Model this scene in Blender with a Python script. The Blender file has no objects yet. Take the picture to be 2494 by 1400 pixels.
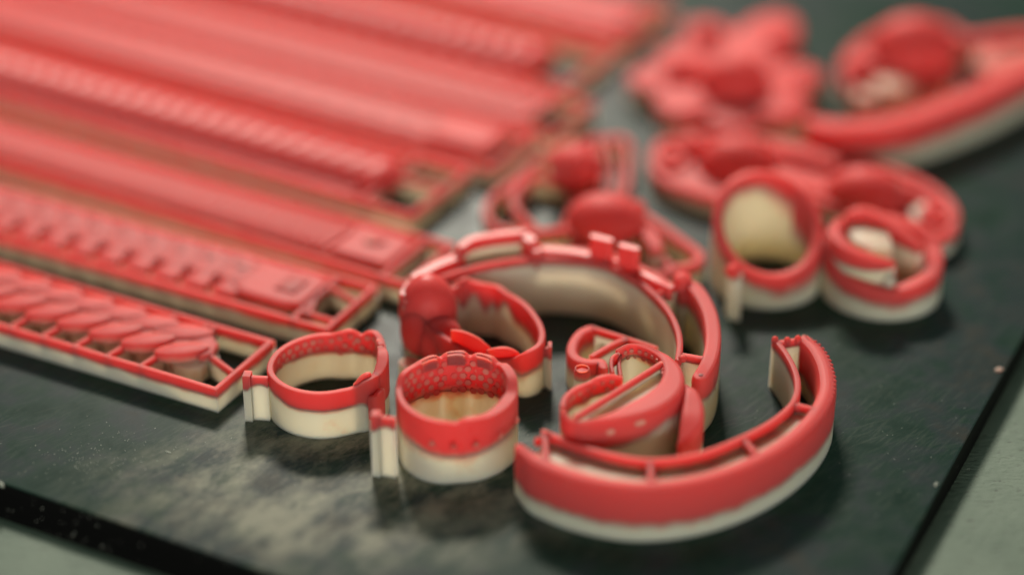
import bpy, math, random
from mathutils import Vector, Matrix
random.seed(7)
# one Blender unit is one centimetre
SC = bpy.context.scene
SC.unit_settings.system = 'METRIC'
SC.unit_settings.scale_length = 0.01
C = SC.collection

# ------------------------------------------------------------------ camera
PITCH = math.radians(30.5); CAMH = 19.3; FPX = 5400.0
cam = bpy.data.cameras.new('camera'); camo = bpy.data.objects.new('camera', cam); C.objects.link(camo)
cam.sensor_width = 36.0; cam.lens = FPX / 2494 * 36.0
camo.location = (0, 0, CAMH); camo.rotation_euler = (math.radians(90) - PITCH, 0, 0)
cam.clip_start = 1; cam.clip_end = 500
cam.dof.use_dof = True; cam.dof.focus_distance = 34.2
cam.dof.aperture_fstop = 0.038; cam.dof.aperture_blades = 0
SC.camera = camo
SC.render.resolution_x = 1024; SC.render.resolution_y = 574
SC.render.engine = 'CYCLES'
SC.view_settings.view_transform = 'Standard'; SC.view_settings.look = 'None'
SC.view_settings.exposure = 0.04; SC.view_settings.gamma = 1.0

# ------------------------------------------------------------------ light of the room
W = bpy.data.worlds.new('World'); SC.world = W; W.use_nodes = True
bg = W.node_tree.nodes['Background']; bg.inputs[0].default_value = (0.78, 1.0, 0.88, 1); bg.inputs[1].default_value = 0.045

def area(name, tgt, az, el, dist, size, size_y, col, power):
    L = bpy.data.lights.new(name, 'AREA'); o = bpy.data.objects.new(name, L); C.objects.link(o)
    a, e = math.radians(az), math.radians(el)
    d = Vector((math.sin(a) * math.cos(e), math.cos(a) * math.cos(e), math.sin(e)))
    o.location = Vector(tgt) + d * dist
    o.rotation_euler = (-d).to_track_quat('-Z', 'Y').to_euler()
    L.shape = 'RECTANGLE'; L.size = size; L.size_y = size_y; L.color = col; L.energy = power
    return o
area('window_light', (0, 33, 0), -5, 39, 110, 24, 12, (1.0, 0.92, 0.80), 150000)
area('ceiling_light', (0, 33, 0), -4, 52, 130, 90, 40, (0.74, 1.0, 0.88), 12000)
area('room_light', (0, 33, 0), 172, 11, 120, 150, 26, (1.0, 0.96, 0.87), 68000)  # unseen fill added on the camera side to brighten the near walls

def at(px, py, z=0.0):
    """point of the place at height z seen at a pixel of the 2494 wide photograph"""
    u = (px - 1247) / FPX; v = (py - 700) / FPX
    d = (u, math.cos(PITCH) - v * math.sin(PITCH), -math.sin(PITCH) - v * math.cos(PITCH))
    t = (z - CAMH) / d[2]
    return Vector((d[0] * t, d[1] * t, z))

# ------------------------------------------------------------------ materials
def newmat(name):
    m = bpy.data.materials.new(name); m.use_nodes = True
    nt = m.node_tree; b = nt.nodes['Principled BSDF']
    return m, nt, b
def node(nt, t, **k):
    n = nt.nodes.new(t)
    for a, v in k.items(): setattr(n, a, v)
    return n
def ramp(nt, pts):
    r = node(nt, 'ShaderNodeValToRGB'); e = r.color_ramp.elements
    while len(e) < len(pts): e.new(0.5)
    for i, (p, c) in enumerate(pts):
        e[i].position = p; e[i].color = tuple(c) + (1,) if len(c) == 3 else c
    return r

def wax_material(name='casting_wax', rough=0.52, spec=0.16, sss=0.9):
    m, nt, b = newmat(name); L = nt.links.new
    a = node(nt, 'ShaderNodeAttribute', attribute_name='tint')
    tc = node(nt, 'ShaderNodeTexCoord')
    n1 = node(nt, 'ShaderNodeTexNoise'); n1.inputs['Scale'].default_value = 3.0; n1.inputs['Detail'].default_value = 5
    L(tc.outputs['Object'], n1.inputs['Vector'])
    # a little unevenness of the colour line between the two waxes
    s = node(nt, 'ShaderNodeMath', operation='MULTIPLY_ADD'); L(n1.outputs['Fac'], s.inputs[0]); s.inputs[1].default_value = 0.8; s.inputs[2].default_value = -0.40
    ad = node(nt, 'ShaderNodeMath', operation='ADD'); L(a.outputs['Fac'], ad.inputs[0]); L(s.outputs[0], ad.inputs[1])
    r = ramp(nt, [(0.12, (0.82, 0.77, 0.58)), (0.5, (0.80, 0.38, 0.30)), (0.85, (0.79, 0.098, 0.096))])
    L(ad.outputs[0], r.inputs[0])
    L(r.outputs[0], b.inputs['Base Color'])
    b.inputs['Subsurface Weight'].default_value = sss
    rad = node(nt, 'ShaderNodeMix', data_type='VECTOR'); L(ad.outputs[0], rad.inputs[0]); rad.inputs[4].default_value = (1.0, 0.86, 0.74); rad.inputs[5].default_value = (1.0, 0.26, 0.18)
    L(rad.outputs[1], b.inputs['Subsurface Radius'])
    b.inputs['Subsurface Scale'].default_value = 0.48
    b.inputs['Roughness'].default_value = rough
    b.inputs['IOR'].default_value = 1.45
    b.inputs['Specular IOR Level'].default_value = spec
    # fine build layers and grain
    w = node(nt, 'ShaderNodeTexWave', wave_type='BANDS', bands_direction='Z'); w.inputs['Scale'].default_value = 7.0; w.inputs['Distortion'].default_value = 0.6
    L(tc.outputs['Object'], w.inputs['Vector'])
    n2 = node(nt, 'ShaderNodeTexNoise'); n2.inputs['Scale'].default_value = 22; n2.inputs['Detail'].default_value = 6
    L(tc.outputs['Object'], n2.inputs['Vector'])
    mx = node(nt, 'ShaderNodeMath', operation='MULTIPLY_ADD'); L(w.outputs['Fac'], mx.inputs[0]); mx.inputs[1].default_value = 0.25; L(n2.outputs['Fac'], mx.inputs[2])
    bp = node(nt, 'ShaderNodeBump'); bp.inputs['Strength'].default_value = 0.3; bp.inputs['Distance'].default_value = 0.006
    L(mx.outputs[0], bp.inputs['Height']); L(bp.outputs[0], b.inputs['Normal'])
    return m
WAX = wax_material()
THIN = wax_material('thin_wax_relief', 0.52, 0.16, 0.0)
GLOSS = wax_material('smooth_glossy_wax', 0.38, 0.24)

def plate_material():
    m, nt, b = newmat('build_plate_metal'); L = nt.links.new
    tc = node(nt, 'ShaderNodeTexCoord')
    def mp(sc, rot=0.0, loc=(0, 0, 0)):
        # turned first, then stretched: x runs across the marks, y along them
        q0 = node(nt, 'ShaderNodeMapping'); q0.inputs['Rotation'].default_value = (0, 0, math.radians(rot)); L(tc.outputs['Object'], q0.inputs['Vector'])
        q = node(nt, 'ShaderNodeMapping'); q.inputs['Scale'].default_value = sc; q.inputs['Location'].default_value = loc
        L(q0.outputs[0], q.inputs['Vector']); return q
    def noise(v, s, d=5, ro=0.5):
        n = node(nt, 'ShaderNodeTexNoise'); n.inputs['Scale'].default_value = s; n.inputs['Detail'].default_value = d; n.inputs['Roughness'].default_value = ro
        L(v.outputs[0], n.inputs['Vector']); return n
    big = noise(mp((1, 1, 1)), 0.35, 4)
    med = noise(mp((1, 1, 1), 0, (3, 5, 0)), 1.6, 6, 0.6)
    sc1 = noise(mp((5.0, 0.45, 1), 38), 3.0, 8, 0.72)      # scrape marks one way
    sc2 = noise(mp((6.0, 0.5, 1), 62, (4, 1, 0)), 2.4, 8, 0.72)   # and the other
    grit = noise(mp((3.2, 0.5, 1), 40, (2, 2, 0)), 13, 5, 0.75)
    # light's glare on the plate painted in pale colour, mixed with resin residue
    glare_film = noise(mp((1.5, 0.8, 1), 40), 0.9, 8, 0.72)
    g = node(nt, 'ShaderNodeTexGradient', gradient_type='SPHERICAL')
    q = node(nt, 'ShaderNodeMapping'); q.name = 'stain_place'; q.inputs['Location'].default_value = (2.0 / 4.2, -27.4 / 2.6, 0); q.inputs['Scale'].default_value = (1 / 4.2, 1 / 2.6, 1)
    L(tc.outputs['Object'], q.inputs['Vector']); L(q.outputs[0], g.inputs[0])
    def math_(op, a, b_=None, c=None):
        n = node(nt, 'ShaderNodeMath', operation=op)
        for i, x in enumerate((a, b_, c)):
            if x is None: continue
            if isinstance(x, (int, float)): n.inputs[i].default_value = x
            else: L(x, n.inputs[i])
        return n.outputs[0]
    fr = ramp(nt, [(0.42, (0, 0, 0)), (0.60, (1, 1, 1))]); L(glare_film.outputs['Fac'], fr.inputs[0])
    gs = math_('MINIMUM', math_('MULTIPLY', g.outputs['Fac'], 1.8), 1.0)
    glare_stain = math_('MULTIPLY', fr.outputs[0], gs)
    scr = math_('MAXIMUM', math_('SUBTRACT', sc1.outputs['Fac'], 0.52), math_('SUBTRACT', sc2.outputs['Fac'], 0.54))
    scr = math_('MAXIMUM', scr, 0.0)
    base = ramp(nt, [(0.38, (0.009, 0.033, 0.022)), (0.47, (0.014, 0.042, 0.030)), (0.54, (0.023, 0.040, 0.041)), (0.64, (0.038, 0.041, 0.034))])
    L(math_('ADD', math_('MULTIPLY', big.outputs['Fac'], 0.5), math_('MULTIPLY', med.outputs['Fac'], 0.5)), base.inputs[0])
    mix = node(nt, 'ShaderNodeMix', data_type='RGBA'); L(math_('MULTIPLY', glare_stain, 0.9), mix.inputs[0]); L(base.outputs[0], mix.inputs[6]); mix.inputs[7].default_value = (0.27, 0.265, 0.20, 1)
    spark = math_('MAXIMUM', math_('MULTIPLY', math_('SUBTRACT', grit.outputs['Fac'], 0.56), math_('ADD', math_('MULTIPLY', gs, 2.8), 0.25)), 0.0)  # scratch glints painted as pale colour, strongest inside the glare patch
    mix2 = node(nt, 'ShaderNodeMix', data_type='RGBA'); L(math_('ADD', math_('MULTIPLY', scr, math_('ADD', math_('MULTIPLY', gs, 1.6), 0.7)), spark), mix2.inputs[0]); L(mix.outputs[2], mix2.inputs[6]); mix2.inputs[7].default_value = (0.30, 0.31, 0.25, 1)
    L(mix2.outputs[2], b.inputs['Base Color']); L(math_('MULTIPLY', glare_stain, 0.12), b.inputs['Metallic'])
    ro = ramp(nt, [(0.3, (0.36,) * 3), (0.7, (0.50,) * 3)]); L(med.outputs['Fac'], ro.inputs[0]); L(ro.outputs[0], b.inputs['Roughness'])
    b.inputs['Specular IOR Level'].default_value = 0.18
    h = math_('ADD', math_('MULTIPLY', scr, 2.0), math_('MULTIPLY', grit.outputs['Fac'], 1.1))
    bp = node(nt, 'ShaderNodeBump'); bp.inputs['Strength'].default_value = 0.5; bp.inputs['Distance'].default_value = 0.0055
    L(h, bp.inputs['Height']); L(bp.outputs[0], b.inputs['Normal'])
    return m

def table_material():
    m, nt, b = newmat('painted_table'); L = nt.links.new
    tc = node(nt, 'ShaderNodeTexCoord')
    n1 = node(nt, 'ShaderNodeTexNoise'); n1.inputs['Scale'].default_value = 0.8; n1.inputs['Detail'].default_value = 5
    L(tc.outputs['Object'], n1.inputs['Vector'])
    r = ramp(nt, [(0.35, (0.105, 0.155, 0.112)), (0.65, (0.160, 0.215, 0.160))]); L(n1.outputs['Fac'], r.inputs[0])
    mp = node(nt, 'ShaderNodeMapping'); mp.inputs['Scale'].default_value = (0.7, 1.6, 1); mp.inputs['Rotation'].default_value = (0, 0, 0.3); L(tc.outputs['Object'], mp.inputs['Vector'])
    n2 = node(nt, 'ShaderNodeTexNoise'); n2.inputs['Scale'].default_value = 9; n2.inputs['Detail'].default_value = 3; n2.inputs['Roughness'].default_value = 0.6
    L(mp.outputs[0], n2.inputs['Vector'])
    r2 = ramp(nt, [(0.29, (1, 1, 1)), (0.40, (0, 0, 0))]); L(n2.outputs['Fac'], r2.inputs[0])
    mx = node(nt, 'ShaderNodeMix', data_type='RGBA'); L(r2.outputs[0], mx.inputs[0]); L(r.outputs[0], mx.inputs[6]); mx.inputs[7].default_value = (0.065, 0.085, 0.062, 1)
    L(mx.outputs[2], b.inputs['Base Color']); b.inputs['Roughness'].default_value = 0.7
    bp = node(nt, 'ShaderNodeBump'); bp.inputs['Strength'].default_value = 0.6; bp.inputs['Distance'].default_value = 0.03
    L(n2.outputs['Fac'], bp.inputs['Height']); L(bp.outputs[0], b.inputs['Normal'])
    return m
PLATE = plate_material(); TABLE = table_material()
def flat_material(name, col, rough=0.5, spec=0.5):
    m, nt, b = newmat(name)
    n1 = node(nt, 'ShaderNodeTexNoise'); n1.inputs['Scale'].default_value = 3; n1.inputs['Detail'].default_value = 6
    r = ramp(nt, [(0.3, tuple(c * 0.75 for c in col)), (0.7, tuple(min(1, c * 1.25) for c in col))])
    nt.links.new(n1.outputs['Fac'], r.inputs[0]); nt.links.new(r.outputs[0], b.inputs['Base Color'])
    b.inputs['Roughness'].default_value = rough; b.inputs['Specular IOR Level'].default_value = spec
    return m
RIM = flat_material('black_plate_rim', (0.004, 0.004, 0.004), 0.6, 0.15)
DUST = flat_material('pale_dust', (0.55, 0.58, 0.5), 0.8)

# ------------------------------------------------------------------ mesh helpers
class MB:
    def __init__(s): s.v = []; s.f = []; s.t = []
    def add(s, verts, faces, tint):
        o = len(s.v); s.v += [tuple(p) for p in verts]
        s.t += tint if isinstance(tint, list) else [tint] * len(verts)
        s.f += [tuple(i + o for i in f) for f in faces]
    def build(s, name, mat, parent=None, origin=(0, 0, 0), sharp=40):
        me = bpy.data.meshes.new(name)
        O = Vector(origin)
        me.from_pydata([Vector(p) - O for p in s.v], [], s.f); me.update()
        at_ = me.attributes.new('tint', 'FLOAT', 'POINT'); at_.data.foreach_set('value', s.t)
        me.materials.append(mat); me.shade_smooth(); me.set_sharp_from_angle(angle=math.radians(sharp))
        o = bpy.data.objects.new(name, me); C.objects.link(o)
        if parent is not None: o.parent = parent
        else: o.location = O
        return o

def tag(o, label=None, cat=None, group=None, kind=None):
    if label: o['label'] = label
    if cat: o['category'] = cat
    if group: o['group'] = group
    if kind: o['kind'] = kind
    return o
class Thing:
    """an Empty at the thing's base; parts are built in place and parented to it"""
    def __init__(s, name, label, cat, loc, group=None):
        s.loc = Vector((loc[0], loc[1], 0)); s.o = bpy.data.objects.new(name, None); s.o.empty_display_size = 0.3
        C.objects.link(s.o); s.o.location = s.loc; tag(s.o, label, cat, group)
    def part(s, mb, name, kind=None, label=None, parent=None, mat=None):
        o = mb.build(name, mat or WAX, parent or s.o, s.loc); tag(o, label, None, None, kind); return o

def catmull(pts, n, closed):
    """pts: tuples of equal length; resampled evenly enough"""
    P = [tuple(map(float, p)) for p in pts]; m = len(P); out = []
    segs = m if closed else m - 1
    per = max(2, n // segs)
    for i in range(segs):
        if closed: a, b, c, d = P[(i - 1) % m], P[i], P[(i + 1) % m], P[(i + 2) % m]
        else: a, b, c, d = P[max(i - 1, 0)], P[i], P[i + 1], P[min(i + 2, m - 1)]
        for k in range(per):
            t = k / per
            out.append(tuple(0.5 * ((2 * q) + (r - p) * t + (2 * p - 5 * q + 4 * r - s_) * t * t + (3 * q - p - 3 * r + s_) * t ** 3)
                             for p, q, r, s_ in zip(a, b, c, d)))
    if not closed: out.append(P[-1])
    return out

def frames(st, closed):
    n = len(st); res = []
    for i in range(n):
        p = Vector(st[i][:2])
        a = Vector(st[(i - 1) % n][:2]) if (closed or i > 0) else None
        b = Vector(st[(i + 1) % n][:2]) if (closed or i < n - 1) else None
        d1 = (p - a).normalized() if a is not None and (p - a).length > 1e-7 else None
        d2 = (b - p).normalized() if b is not None and (b - p).length > 1e-7 else None
        if d1 is None: d1 = d2
        if d2 is None: d2 = d1
        t = (d1 + d2)
        t = t.normalized() if t.length > 1e-6 else d1
        k = 1 / max(0.55, t.dot(d1))
        res.append((p, Vector((-t.y, t.x)), k))
    return res

def loft(mb, rows, closed, tints):
    """rows: list of stations, each a closed profile loop of 3D points"""
    n = len(rows); k = len(rows[0]); v = [p for r in rows for p in r]; f = []
    for i in range(n if closed else n - 1):
        j = (i + 1) % n
        for q in range(k):
            q2 = (q + 1) % k
            f.append((i * k + q, j * k + q, j * k + q2, i * k + q2))
    if not closed:
        f.append(tuple(range(k))); f.append(tuple((n - 1) * k + q for q in reversed(range(k))))
    mb.add(v, f, tints)

def band(mb, st, closed=False, r=0.03, soft=0.04, lo=0.55, hi=1.0, slope=0.0):
    """st: (x, y, ztop, halfwidth, zlow) ; red wall from zlow up with rounded top; under adds no softness"""
    rows = []; T = []
    for (p, nrm, k), s in zip(frames(st, closed), st):
        zt, w, zl = s[2], s[3], s[4]
        rr = min(r, w * 0.9, (zt - zl) * 0.45)
        ws = [(w * k, zl, lo), (w * k, zl + min(soft, (zt - zl) * 0.5), hi), (w * k, zt - rr, hi), ((w - rr * 0.3) * k, zt - rr * 0.3, hi), ((w - rr) * k, zt, hi), ((w - rr * 1.2) * k, zt, hi)]
        row = []; 
        for o, z, t in ws: row.append(Vector((p.x + nrm.x * o, p.y + nrm.y * o, z - (slope * o if z > zt - rr * 1.01 else 0)))); T.append(t)
        for o, z, t in reversed(ws): row.append(Vector((p.x - nrm.x * o, p.y - nrm.y * o, z + (slope * o if z > zt - rr * 1.01 else 0)))); T.append(t)
        rows.append(row)
    loft(mb, rows, closed, T)

def skirt(mb, st, closed=False, soft=0.05, mid=0.45, inset=0.0):
    """cream support wall from the plate (or s[5]) up to s[4]"""
    rows = []; T = []
    for (p, nrm, k), s in zip(frames(st, closed), st):
        zt, w = s[4] - 0.0015, s[3] - inset; zb = s[5] if len(s) > 5 else 0.0
        zt = max(zt, zb + 0.01)
        ws = [(w * k * 0.99, zb, 0.0), (w * k, zb + min(0.02, (zt - zb) * .3), 0.0), (w * k, max(zt - soft, zb + (zt - zb) * 0.5), 0.02), (w * k, zt, mid)]
        row = []
        for o, z, t in ws: row.append(Vector((p.x + nrm.x * o, p.y + nrm.y * o, z))); T.append(t)
        for o, z, t in reversed(ws): row.append(Vector((p.x - nrm.x * o, p.y - nrm.y * o, z))); T.append(t)
        rows.append(row)
    loft(mb, rows, closed, T)

def rounded(st, n=5):
    """round the plan of an open path's two ends"""
    out = []
    for end in (0, -1):
        s = st[end]; q = st[1] if end == 0 else st[-2]
        d = (Vector(s[:2]) - Vector(q[:2])).normalized(); w = s[3]; ex = []
        for i in range(1, n + 1):
            a = i / n * math.pi / 2
            ex.append((s[0] + d.x * w * math.sin(a), s[1] + d.y * w * math.sin(a), s[2], max(w * math.cos(a), w * 0.12)) + tuple(s[4:]))
        out.append(ex)
    return list(reversed(out[0])) + list(st) + out[1]

def pad(mb, poly, z0, z1, r=0.03, dome=0.0, tint=1.0, tlo=None, rings=0):
    """closed outline raised from z0 to z1 with a rounded, optionally domed top"""
    n = len(poly); cx = sum(p[0] for p in poly) / n; cy = sum(p[1] for p in poly) / n
    R = sum(math.hypot(p[0] - cx, p[1] - cy) for p in poly) / n
    lv = [(1.0, z0), (1.0, z1 - r), (1 - 0.3 * r / R, z1 - 0.3 * r), (1 - r / R, z1)]
    if dome:
        for q in (0.8, 0.6, 0.4, 0.2):
            if q < 1 - r / R: lv.append((q, z1 + dome * (1 - (q / (1 - r / R)) ** 2)))
    v = []; T = []
    for s, z in lv:
        for p in poly: v.append((cx + (p[0] - cx) * s, cy + (p[1] - cy) * s, z)); T.append(tint if z > z0 + 1e-6 or tlo is None else tlo)
    f = [tuple(reversed(range(n)))]
    for i in range(len(lv) - 1):
        for k in range(n):
            k2 = (k + 1) % n
            f.append((i * n + k, i * n + k2, (i + 1) * n + k2, (i + 1) * n + k))
    b = (len(lv) - 1) * n; v.append((cx, cy, z1 + dome)); T.append(tint)
    for k in range(n): f.append((b + k, b + (k + 1) % n, len(v) - 1))
    mb.add(v, f, T)

def disc(cx, cy, r, n=24, ry=None, rot=0.0):
    ry = ry or r; c, s = math.cos(rot), math.sin(rot)
    return [(cx + r * math.cos(a) * c - ry * math.sin(a) * s, cy + r * math.cos(a) * s + ry * math.sin(a) * c) for a in [2 * math.pi * i / n for i in range(n)]]
def lens(cx, cy, l, w, rot, n=18, e=1.35):
    """pointed oval"""
    c, s = math.cos(rot), math.sin(rot); out = []
    for i in range(n):
        a = 2 * math.pi * i / n; x = math.cos(a) * l / 2
        y = math.copysign(abs(math.sin(a)) ** e, math.sin(a)) * w / 2
        out.append((cx + x * c - y * s, cy + x * s + y * c))
    return out

def blob(mb, c, rad, rot=0.0, tint=1.0, zfade=None, n=28, m=16, tilt=0.0):
    """egg shape; below zfade the tint runs out to cream"""
    M = Matrix.Rotation(rot, 3, 'Z') @ Matrix.Rotation(tilt, 3, 'X'); v = []; T = []
    for i in range(m + 1):
        ph = math.pi * i / m
        for k in range(n):
            a = 2 * math.pi * k / n
            p = M @ Vector((rad[0] * math.sin(ph) * math.cos(a), rad[1] * math.sin(ph) * math.sin(a), rad[2] * math.cos(ph))) + Vector(c)
            v.append((p.x, p.y, max(p.z, 0.004)))
            T.append(tint if zfade is None else tint * max(0, min(1, (p.z - zfade) / 0.12 + 0.5)))
    f = []
    for i in range(m):
        for k in range(n):
            k2 = (k + 1) % n
            f.append((i * n + k, (i + 1) * n + k, (i + 1) * n + k2, i * n + k2))
    mb.add(v, f, T)

def tube(mb, pts, r, tint=1.0, n=10):
    rows = []; T = []
    for i, p in enumerate(pts):
        p = Vector(p); a = Vector(pts[max(i - 1, 0)]); b = Vector(pts[min(i + 1, len(pts) - 1)])
        t = (b - a).normalized(); s = t.cross(Vector((0, 0, 1)))
        s = s.normalized() if s.length > 1e-5 else Vector((1, 0, 0)); u = s.cross(t)
        rr = r[i] if isinstance(r, (list, tuple)) else r
        rows.append([p + (s * math.cos(2 * math.pi * k / n) + u * math.sin(2 * math.pi * k / n)) * rr for k in range(n)]); T += [tint] * n
    loft(mb, rows, False, T)

def path(pts, w, zm, n=96, closed=False, zb=None, sm=0):
    """pts: (px, py, z[, w[, zm]]) read on the photograph at the height z of the rim -> stations in the place"""
    q = []
    for p in pts:
        P = at(p[0], p[1], p[2]); row = (P.x, P.y, p[2], p[3] if len(p) > 3 and p[3] else w, p[4] if len(p) > 4 else zm)
        if zb is not None: row += (zb,)
        q.append(row)
    st = catmull(q, n, closed)
    if sm:
        N = len(st)
        st = [(sum(st[(i + k) % N][0] for k in range(-sm, sm + 1)) / (2 * sm + 1), sum(st[(i + k) % N][1] for k in range(-sm, sm + 1)) / (2 * sm + 1)) + st[i][2:] for i in range(N)]
    return st
def red_and_cream(T, st, closed=False, r=0.03, soft=0.04, names=('band', 'support'), parent=None, lo=0.5, inset=0.0):
    soft = soft * 1.7
    a = MB(); band(a, st, closed, r, soft, lo); A = T.part(a, names[0], parent=parent)
    if min(s[4] for s in st) > 0.015:
        b = MB(); skirt(b, st, closed, soft * 1.2, lo * 0.85, inset); T.part(b, names[1], parent=parent)
    return A

def cells(mb, st, rng, rows, r, side, tint=0.62, zoff=0.1, pitch=0.125, h=0.018, zmin=0.5):
    """staggered rows of small six sided studs on one face of a wall"""
    fr = frames(st, True); n = len(st); acc = 0.0; last = None; nxt = 0.0; k = 0
    for q in range(rng[0], rng[1]):
        i = q % n; p, nr, kk = fr[i]
        if last is not None: acc += (p - last).length
        last = p
        while acc >= nxt:
            for j in range(rows):
                z = st[i][2] - zoff - j * pitch * 0.80
                if z < zmin: continue
                off = (pitch * 0.5) if j % 2 else 0.0
                tg = Vector((nr.y, -nr.x)); c2 = p + nr * side * (st[i][3] * kk) + tg * off
                N = Vector((nr.x * side, nr.y * side, 0)); U = Vector((tg.x, tg.y, 0)); Z = Vector((0, 0, 1)); c3 = Vector((c2.x, c2.y, z))
                v = []; T = []
                for rr, d, t in ((r, -0.01, tint), (r * 0.85, h, tint * .85), (r * 0.5, h * 1.1, tint * 0.8)):
                    for a in range(6):
                        an = math.pi / 3 * a
                        v.append(c3 + N * d + (U * math.cos(an) + Z * math.sin(an)) * rr); T.append(t)
                f = []
                for lv in range(2):
                    for a in range(6):
                        b2 = (a + 1) % 6; f.append((lv * 6 + a, lv * 6 + b2, lv * 6 + 6 + b2, lv * 6 + 6 + a))
                f.append(tuple(12 + a for a in range(6)))
                mb.add(v, f, T)
            nxt += pitch; k += 1

def sprue(T, plate_px, ring_px, zt, hw_plate=0.1, zred=0.2):
    """feeding stub: a small upright plate joined to the ring by a bar, both on cream support"""
    a = at(*plate_px, zt); b = at(*ring_px, zt); d = (b - a); d.z = 0; L = d.length; d.normalize(); nrm = Vector((-d.y, d.x, 0))
    hw = 0.055
    st = [(a.x - d.x * 0.055, a.y - d.y * 0.055, zt, hw_plate, zt - zred - 0.06), (a.x + d.x * 0.02, a.y + d.y * 0.02, zt, hw_plate * 1.02, zt - zred - 0.05),
          (a.x + d.x * 0.065, a.y + d.y * 0.065, zt, hw_plate, zt - zred)]
    m = MB(); band(m, st, False, 0.025, 0.05, 0.5); T.part(m, 'sprue_plate')
    m = MB(); skirt(m, st, False, 0.06, 0.4); T.part(m, 'sprue_plate_support')
    s2 = []
    for i in range(6):
        q = 0.067 + (L - 0.067) * i / 5
        s2.append((a.x + d.x * q, a.y + d.y * q, zt - 0.045, hw, zt - zred - 0.02 + 0.05 * math.sin(i / 5 * math.pi), 0.0))
    m = MB(); band(m, s2, False, 0.03, 0.05, 0.5); T.part(m, 'sprue_bar')
    m = MB(); skirt(m, s2, False, 0.05, 0.4, 0.008); T.part(m, 'sprue_bar_support')

# ------------------------------------------------------------------ the setting: table and build plate
TZ = -0.42
m = MB(); m.add([(-60, -5, TZ), (60, -5, TZ), (60, 110, TZ), (-60, 110, TZ)], [(0, 1, 2, 3)], 0.0)
tb = m.build('table', TABLE); tag(tb, kind='structure')
def line_x(a, b, c, d):
    r = b - a; s = d - c; t = ((c - a).x * s.y - (c - a).y * s.x) / (r.x * s.y - r.y * s.x); return a + r * t
f0, f1 = at(0, 1172), at(674, 1400); r0, r1 = at(2170, 1400), at(2494, 815)
corner = line_x(f0, f1, r0, r1); uf = (f0 - f1).normalized(); ur = (r1 - r0).normalized()
A = corner; B_ = corner + ur * 34; D_ = corner + uf * 30; Cc = B_ + uf * 30
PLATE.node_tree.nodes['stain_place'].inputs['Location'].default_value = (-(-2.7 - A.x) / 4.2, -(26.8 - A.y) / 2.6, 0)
poly = [(A.x, A.y), (B_.x, B_.y), (Cc.x, Cc.y), (D_.x, D_.y)]
cx = sum(p[0] for p in poly) / 4; cy = sum(p[1] for p in poly) / 4
def inset(d):
    out = []
    for i in range(4):
        p0, p, p2 = Vector(poly[i - 1]), Vector(poly[i]), Vector(poly[(i + 1) % 4])
        d1 = (p - p0).normalized(); d2 = (p2 - p).normalized(); n1 = Vector((-d1.y, d1.x)); n2 = Vector((-d2.y, d2.x))
        out.append(p + (n1 + n2) / (1 + n1.dot(n2)) * d)
    return out
def inset4(ds):
    # each side of the plate moved inwards by its own distance (negative = outwards)
    L4 = []
    for i in range(4):
        p, p2 = Vector(poly[i]), Vector(poly[(i + 1) % 4]); d = (p2 - p).normalized(); n_ = Vector((-d.y, d.x)) * ds[i]
        L4.append((p + n_, p2 + n_))
    return [line_x(*L4[i - 1], *L4[i]) for i in range(4)]
PT = Thing('build_plate', 'dark scratched metal plate with black rim, under all the wax pieces', 'metal plate', (A.x, A.y))
o0, o1 = inset(0.0), inset(0.022)
m = MB()
m.add([(p.x, p.y, 0) for p in o1] + [(p.x, p.y, -0.010) for p in inset(0.004)] + [(p.x, p.y, -0.03) for p in o0],
      [(0, 1, 2, 3)] + [(4 + i, 4 + (i + 1) % 4, (i + 1) % 4, i) for i in range(4)] + [(8 + i, 8 + (i + 1) % 4, 4 + (i + 1) % 4, 4 + i) for i in range(4)], 0.0)
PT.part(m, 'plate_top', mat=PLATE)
m = MB(); m.add([(p.x, p.y, -0.031) for p in o0] + [(p.x, p.y, TZ + 0.03) for p in inset4((-0.03, -.1, -.1, -0.30))] + [(p.x, p.y, TZ + 0.002) for p in inset4((-0.025, -.09, -.09, -0.29))],
      [(i + 4, (i + 1) % 4 + 4, (i + 1) % 4, i) for i in range(4)] + [(i + 8, (i + 1) % 4 + 8, (i + 1) % 4 + 4, i + 4) for i in range(4)], 0.0)
PT.part(m, 'plate_rim', mat=RIM)

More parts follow.
